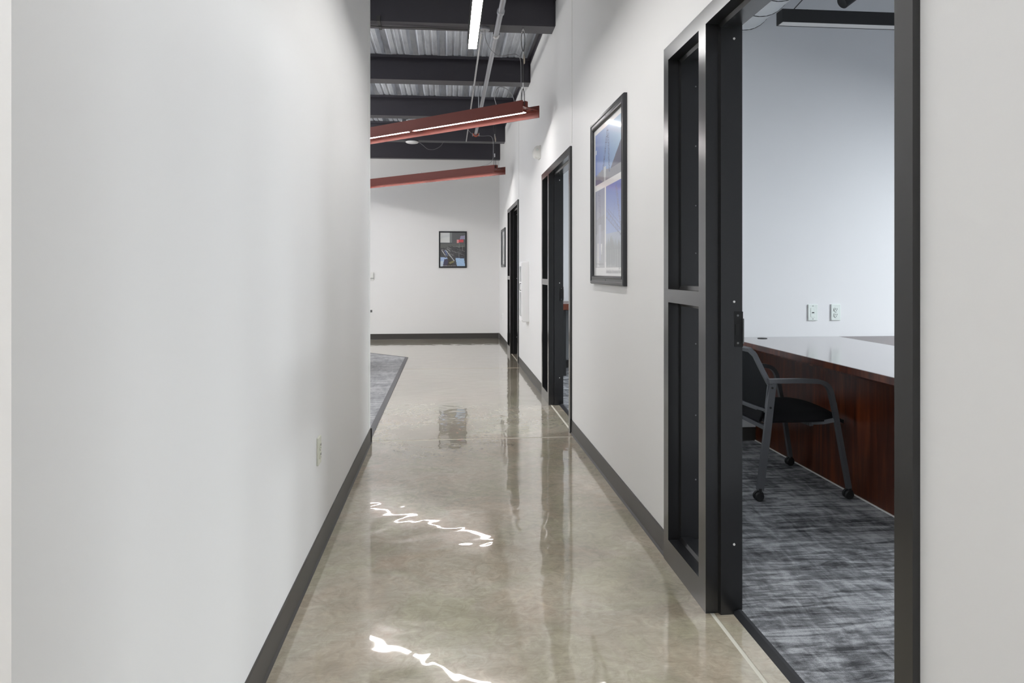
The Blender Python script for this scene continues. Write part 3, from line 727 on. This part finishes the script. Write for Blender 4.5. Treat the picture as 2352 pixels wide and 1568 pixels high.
def print_mesh(im, origin, eu, ev, w, h):
    """flat grid with one ink colour per cell; eu to the right, ev up, origin lower left"""
    H, W, _ = im.shape; o = Vector(origin); eu = Vector(eu); ev = Vector(ev)
    vs = [tuple(o + eu * (w * i / W) + ev * (h * j / H)) for j in range(H + 1) for i in range(W + 1)]
    fs = [(j * (W + 1) + i, j * (W + 1) + i + 1, (j + 1) * (W + 1) + i + 1, (j + 1) * (W + 1) + i) for j in range(H) for i in range(W)]
    me = bpy.data.meshes.new('print'); me.from_pydata(vs, [], fs)
    at = me.color_attributes.new('ink', 'FLOAT_COLOR', 'CORNER')
    col = np.ones((H, W, 4, 4)); col[..., :3] = im[::-1][:, :, None, :]
    at.data.foreach_set('color', col.reshape(-1).astype(np.float32))
    me.materials.append(M['print'])
    return me
def framed(name, wall, a0, a1, z0, z1, im, lab, fw, depth, rim=None, matte=0.):
    """wall 'right' (hangs on x=XW facing -x, a = y) or 'far' (hangs on y=YF facing -y, a = x)"""
    if wall == 'right':
        P = lambda a, z, d: Vector((XW - d, a, z)); eu = (0, -1, 0); org_a = lambda: a1 - fw
    else:
        P = lambda a, z, d: Vector((a, YF - d, z)); eu = (1, 0, 0); org_a = lambda: a0 + fw
    t = thing(name, P((a0 + a1) / 2, z0, 0), lab, 'picture')
    # mitred rails with a stepped profile (inset, depth)
    prof = [(0, 0), (0, depth * .72), (fw * .10, depth), (fw * .30, depth), (fw * .42, depth * .80), (fw * .66, depth * .80), (fw * .76, depth * .92), (fw * .88, depth * .88), (fw, depth * .45), (fw, 0)]
    out = [(a0, z0, 1, 1), (a1, z0, -1, 1), (a1, z1, -1, -1), (a0, z1, 1, -1)]
    for i in range(4):
        bm = bmesh.new(); e = []
        for (a, z, sa, sz) in (out[i], out[(i + 1) % 4]): e.append([bm.verts.new(P(a + sa * q, z + sz * q, d)) for q, d in prof])
        n = len(prof)
        for j in range(n): bm.faces.new((e[0][j], e[0][(j + 1) % n], e[1][(j + 1) % n], e[1][j]))
        bm.faces.new(e[0][::-1]); bm.faces.new(e[1])
        rail = obj('frame_rail', bm, M['picframe'], t)
        if rim and i in (0, 2):
            am = (a0 + a1) / 2; zz = z0 + fw * .54 if i == 0 else z1 - fw * .54
            obj('screw_hole', cyl(P(am, zz, depth * .79), P(am, zz, depth * .83), .005, seg=10), M['dark'], rail)
    me = print_mesh(im, P(org_a(), z0 + fw, depth * .3), eu, (0, 0, 1), a1 - a0 - 2 * fw, z1 - z0 - 2 * fw)
    pr = bpy.data.objects.new('print', me); C.objects.link(pr); pr.parent = t; pr.location = -WL[t]
    WL[pr] = Vector((0, 0, 0))
    obj('backing_board', box(*sum(([min(p, q), max(p, q)] for p, q in zip(P(a0 + fw * .5, z0 + fw * .5, .001), P(a1 - fw * .5, z1 - fw * .5, depth * .28))), [])), M['dark'], t)
    return t, pr, P
M['picframe'] = mat('charcoal_picture_frame', (.030, .031, .036), .32, spec=.6, metal=.25)
ph, pr, P = framed('framed_poster', 'right', 3.575, 4.415, 1.145, 2.160, crane_poster(), 'large framed poster of blue skies and construction cranes on the right wall', .052, .024, rim=True)
# caption printed under the three photographs
fc_ = bpy.data.curves.new('caption', 'FONT'); fc_.body = 'Grand Ole - Minnesota, MN'; fc_.size = .030; fc_.align_x = 'CENTER'
to = bpy.data.objects.new('caption', fc_); C.objects.link(to)
dg = bpy.context.evaluated_depsgraph_get(); me = bpy.data.meshes.new_from_object(to.evaluated_get(dg))
C.objects.unlink(to); bpy.data.objects.remove(to)
me.materials.clear(); M['ink'] = mat('grey_ink', (.50, .50, .52), .5); me.materials.append(M['ink'])
for v in me.vertices: 
    x, y, z = v.co; v.co = (0, -x, y)
cap = bpy.data.objects.new('caption', me); C.objects.link(cap); cap.parent = pr
cap.location = (XW - .0079, 3.86, 1.213); WL[cap] = cap.location.copy()
framed('framed_poster', 'far', -.157, .345, 1.281, 1.940, site_poster(), 'small black framed photograph of a building site on the end wall', .026, .02)
framed('framed_poster', 'right', 11.22, 11.95, 1.289, 1.930, glare_poster(), 'black framed picture seen edge on, beside the farthest door frame', .045, .022)

# ------------------------------------------------------------------ office
# desk: long overhanging top, recessed mahogany panel, return along the back wall
dk = thing('desk', (2.4, 3.8, 0), 'mahogany office desk with overhanging grey-glossed top and dark red panel', 'desk')
obj('desktop', box(1.985, 2.829, 2.72, 4.835, .715, .750), M['woodtop'], dk, bevel=.002)
obj('edge_band', box(1.980, 1.985, 2.72, 4.835, .716, .749), M['wood'], dk)
obj('apron', box(2.16, 2.20, 2.80, 4.83, .66, .715), M['wood'], dk)
obj('modesty_panel', box(2.205, 2.228, 2.80, 4.826, .010, .715), M['wood'], dk)
obj('panel_foot', box(2.198, 2.210, 2.80, 4.826, .007, .0125), M['plastic'], dk, label='pale strip along the panel bottom')
for y in (2.80, 4.79): obj('end_panel', box(2.228, 2.80, y, y + .03, .008, .715), M['wood'], dk)
obj('grommet', lathe([(0, 0), (.030, 0), (.033, .003), (.033, .0), (.024, .0035), (.0, .003)], (2.21, 4.73, .750)), M['black'], dk, True)
rt = thing('desk_return', (3.3, 4.5, 0), 'second darker desk top joined to the desk along the office wall', 'desk')
obj('desktop', box(2.833, 4.30, 4.10, 4.835, .715, .749), M['woodtop2'], rt, bevel=.002)
obj('end_panel', box(4.26, 4.29, 4.12, 4.83, .007, .715), M['wood'], rt)
obj('end_panel', box(2.84, 2.87, 4.12, 4.83, .007, .715), M['wood'], rt)
obj('back_panel', box(2.87, 4.26, 4.80, 4.82, .12, .715), M['wood'], rt)

# guest chair pushed under the desk
ch = thing('guest_chair', (1.9, 3.875, .007), 'dark grey guest chair with mesh back and casters pulled up to the desk', 'chair')
FLAT = [(a, b) for a, b in [(.018 * math.cos(t) * 1.0, .011 * math.sin(t)) for t in np.linspace(0, 2 * math.pi, 13)[:-1]]]
def flat(sx, sy): return [(sx * max(-.8, min(.8, math.cos(t) * 1.25)), sy * max(-.8, min(.8, math.sin(t) * 1.25))) for t in np.linspace(0, 2 * math.pi, 17)[:-1]]
for y, yb, side in ((3.565, 3.56, 1), (4.185, 4.19, -1)):
    # back leg: flat bar
    obj('leg', sweep([(1.652, yb + .004 * side, .062), (1.690, y, .35), (1.722, y, .628)], flat(.012, .023), up=(1, 0, 0)), M['chairmetal'], ch, True)
    # armrest running into the front leg
    obj('armrest', sweep(fillet([(1.700, y, .640), (1.90, y, .640), (2.035, y, .630), (2.068, y, .48)], .085, 8), flat(.018, .0145), up=(0, 0, 1)), M['chairmetal'], ch, True)
    obj('leg', sweep([(2.062, y, .52), (2.084, y, .40), (2.142, yb - .006 * side, .062)], flat(.0165, .0145), up=(1, 0, 0)), M['chairmetal'], ch, True)
    for z, x in ((.605, 1.716), (.50, 1.706)):
        obj('screw', cyl((x, y - .0115 * side, z), (x, y - .014 * side, z), .006, seg=10), M['dark'], ch)
    obj('seat_bracket', sweep([(2.075, y + .008 * side, .425), (2.04, y + .05 * side, .405), (1.98, y + .12 * side, .388)], flat(.010, .014)), M['chairmetal'], ch, True)
    for x, yy in ((1.650, yb + .004 * side), (2.144, yb - .006 * side)):
        ca = obj('caster', cyl((x, yy, .040), (x, yy, .072), .013, seg=12), M['black'], ch, True)
        for q in (-.013, .013): obj('wheel', lathe([(0, -.008), (.020, -.008), (.0245, -.004), (.0245, .004), (.020, .008), (0, .008)], (x - .006, yy + q, .0316), (0, 1, 0), 20), M['black'], ca, True)
        obj('fork', lathe([(.0, -.004), (.027, -.004), (.027, .004), (0, .004)], (x - .004, yy, .034), (0, 1, 0), 16), M['black'], ca, True)
obj('cross_bar', sweep([(1.70, 3.575, .385), (1.70, 4.175, .385)], flat(.014, .014)), M['chairmetal'], ch, True)
obj('cross_bar', sweep([(1.99, 3.66, .385), (1.99, 4.09, .385)], flat(.014, .014)), M['chairmetal'], ch, True)
# seat: cushion with domed top and waterfall front
def seat():
    bm = bmesh.new(); nx, ny = 14, 14; top = {}; bot = {}
    for i in range(nx + 1):
        for j in range(ny + 1):
            u = i / nx; v = j / ny * 2 - 1
            r = 1 - max(0, (abs(v) - .72) / .28) ** 2 * .12
            x = 1.70 + (.462) * u
            edge = max(abs(v), abs(u * 2 - 1)); e = max(0, (edge - .8) / .2)
            yy = 3.875 + .268 * v * (1 - .10 * max(0, u - .7) / .3 * abs(v))
            zt = .447 + .036 * (1 - v * v) * (.55 + .45 * (1 - u)) - .028 * e ** 2 - .030 * max(0, u - .75) ** 2 / .0625
            top[i, j] = bm.verts.new((x, yy, zt)); bot[i, j] = bm.verts.new((x, yy, .398 + .012 * e ** 2))
    for i in range(nx):
        for j in range(ny):
            bm.faces.new((top[i, j], top[i + 1, j], top[i + 1, j + 1], top[i, j + 1])); bm.faces.new((bot[i, j], bot[i, j + 1], bot[i + 1, j + 1], bot[i + 1, j]))
    ring = [(i, 0) for i in range(nx)] + [(nx, j) for j in range(ny)] + [(i, ny) for i in range(nx, 0, -1)] + [(0, j) for j in range(ny, 0, -1)]
    for a, b in zip(ring, ring[1:] + ring[:1]): bm.faces.new((top[a], bot[a], bot[b], top[b]))
    return bm
obj('seat', seat(), M['fabric'], ch, True)
# back: trapezoid frame with a mesh panel, bowed a little
def bx(y, z): return 1.712 - .028 * (1 - ((y - 3.875) / .30) ** 2) - .05 * (z - .48)
BO = [(3.60, .475), (4.15, .475), (4.185, .62), (4.06, .765), (4.01, .787), (3.74, .787), (3.69, .765), (3.565, .62)]
bp = []
for i in range(len(BO)):
    (ya, za), (yb2, zb) = BO[i], BO[(i + 1) % len(BO)]
    for k in range(8): t = k / 8; bp.append((ya + (yb2 - ya) * t, za + (zb - za) * t))
path = [(bx(y, z), y, z) for y, z in bp]
bf = obj('back_frame', sweep(path, flat(.013, .014), up=(1, 0, 0), closed=True), M['chairmetal'], ch, True)
def back_mesh():
    bm = bmesh.new(); cyy, czz = 3.875, .63; rings = []
    for s in (1., .75, .5, .25):
        rings.append([bm.verts.new((bx(cyy + (y - cyy) * s, czz + (z - czz) * s), cyy + (y - cyy) * s, czz + (z - czz) * s)) for y, z in bp])
    c = bm.verts.new((bx(cyy, czz), cyy, czz)); n = len(bp)
    for A, B in zip(rings, rings[1:]):
        for k in range(n): bm.faces.new((A[k], A[(k + 1) % n], B[(k + 1) % n], B[k]))
    for k in range(n): bm.faces.new((rings[-1][k], rings[-1][(k + 1) % n], c))
    bmesh.ops.solidify(bm, geom=bm.faces[:], thickness=.003)
    return bm
obj('backrest', back_mesh(), M['mesh'], ch, True)
obj('back_support', prism([(3.61, .47), (4.14, .47), (4.10, .405), (3.65, .405)], 'x', 1.685, 1.700), M['fabric'], ch, bevel=.004)

# round duct under the office roof
du = thing('air_duct', (2.02, 3.2, 3.15), 'white spiral air duct under the office roof, upper left of the doorway', 'duct')
R_D = .22; DX, DZ = 2.090, 3.163
y = 4.838; ring = []
while y > 1.3:
    y2 = 4.775 if y > 4.8 else max(y - .265, 1.25)
    obj('duct_section', lathe([(R_D, 0), (R_D, y - y2 - .012), (R_D + .006, y - y2 - .010), (R_D + .006, y - y2 - .002), (R_D, y - y2)], (DX, y, DZ), (0, -1, 0), 32), M['ductwhite'] if 'ductwhite' in M else M.setdefault('ductwhite', mat('pale_duct', (.84, .86, .86), .4, metal=.1)), du, True)
    obj('seam', tube([(DX + (R_D + .002) * math.cos(a), y2 + .006, DZ + (R_D + .003) * math.sin(a)) for a in np.linspace(0, 2 * math.pi, 40)[:-1]], .0055, 5, closed=True), M['cable'], du, True)
    y = y2
for yy in (2.2, 4.0):
    obj('strap', box(DX - .012, DX + .012, yy, yy + .02, DZ + R_D, ZT), M['steel'], du)

# black spotlight
sl = thing('spotlight', (2.5, 4.3, 2.88), 'black cylindrical spotlight hanging above the office pendant', 'light')
a = Vector((2.545, 4.30, 2.962)); dvec = Vector((.80, 0, .60)).normalized()
obj('head', lathe([(0, .002), (.034, .002), (.038, 0), (.042, .004), (.042, .16), (.036, .19), (0, .195)], a, dvec, 24), M['black'], sl, True)
obj('yoke', tube([a + dvec * .12, a + dvec * .12 + Vector((0, 0, .10)), (a.x + dvec.x * .12, 4.30, ZT)], .008), M['black'], sl, True)

# second office: desk glimpsed through the doorway
d2 = thing('console_desk', (1.9, 8.5, 0), 'brown-topped desk glimpsed through the second doorway', 'desk')
obj('desktop', box(1.30, 3.0, 7.95, 8.69, .775, .845), M['wood'], d2, bevel=.002)
obj('modesty_panel', box(1.34, 2.96, 8.50, 8.52, .15, .735), M['grey'], d2)
for x in (1.32, 2.92):
    for yy in (8.0, 8.60): obj('leg', box(x, x + .05, yy, yy + .05, .007, .775), M['black'], d2)

# table in the open room, only its corner peeps past the left wall
tb = thing('meeting_table', (-1.7, 8.9, 0), 'grey table corner peeping past the left wall', 'table')
q = Vector((-.945, 8.90)); s2 = .7071
pts = [(q.x, q.y), (q.x - 1.1 * s2, q.y + 1.1 * s2), (q.x - 2.2 * s2, q.y), (q.x - 1.1 * s2, q.y - 1.1 * s2)]
obj('tabletop', prism(pts, 'z', .705, .735), M['grey'], tb)
for dx, dy in ((-.25, 0), (-.78, .53), (-1.31, 0), (-.78, -.53)):
    obj('leg', cyl((q.x + dx, q.y + dy, .006), (q.x + dx, q.y + dy, .705), .022, seg=14), M['chairmetal'], tb, True)
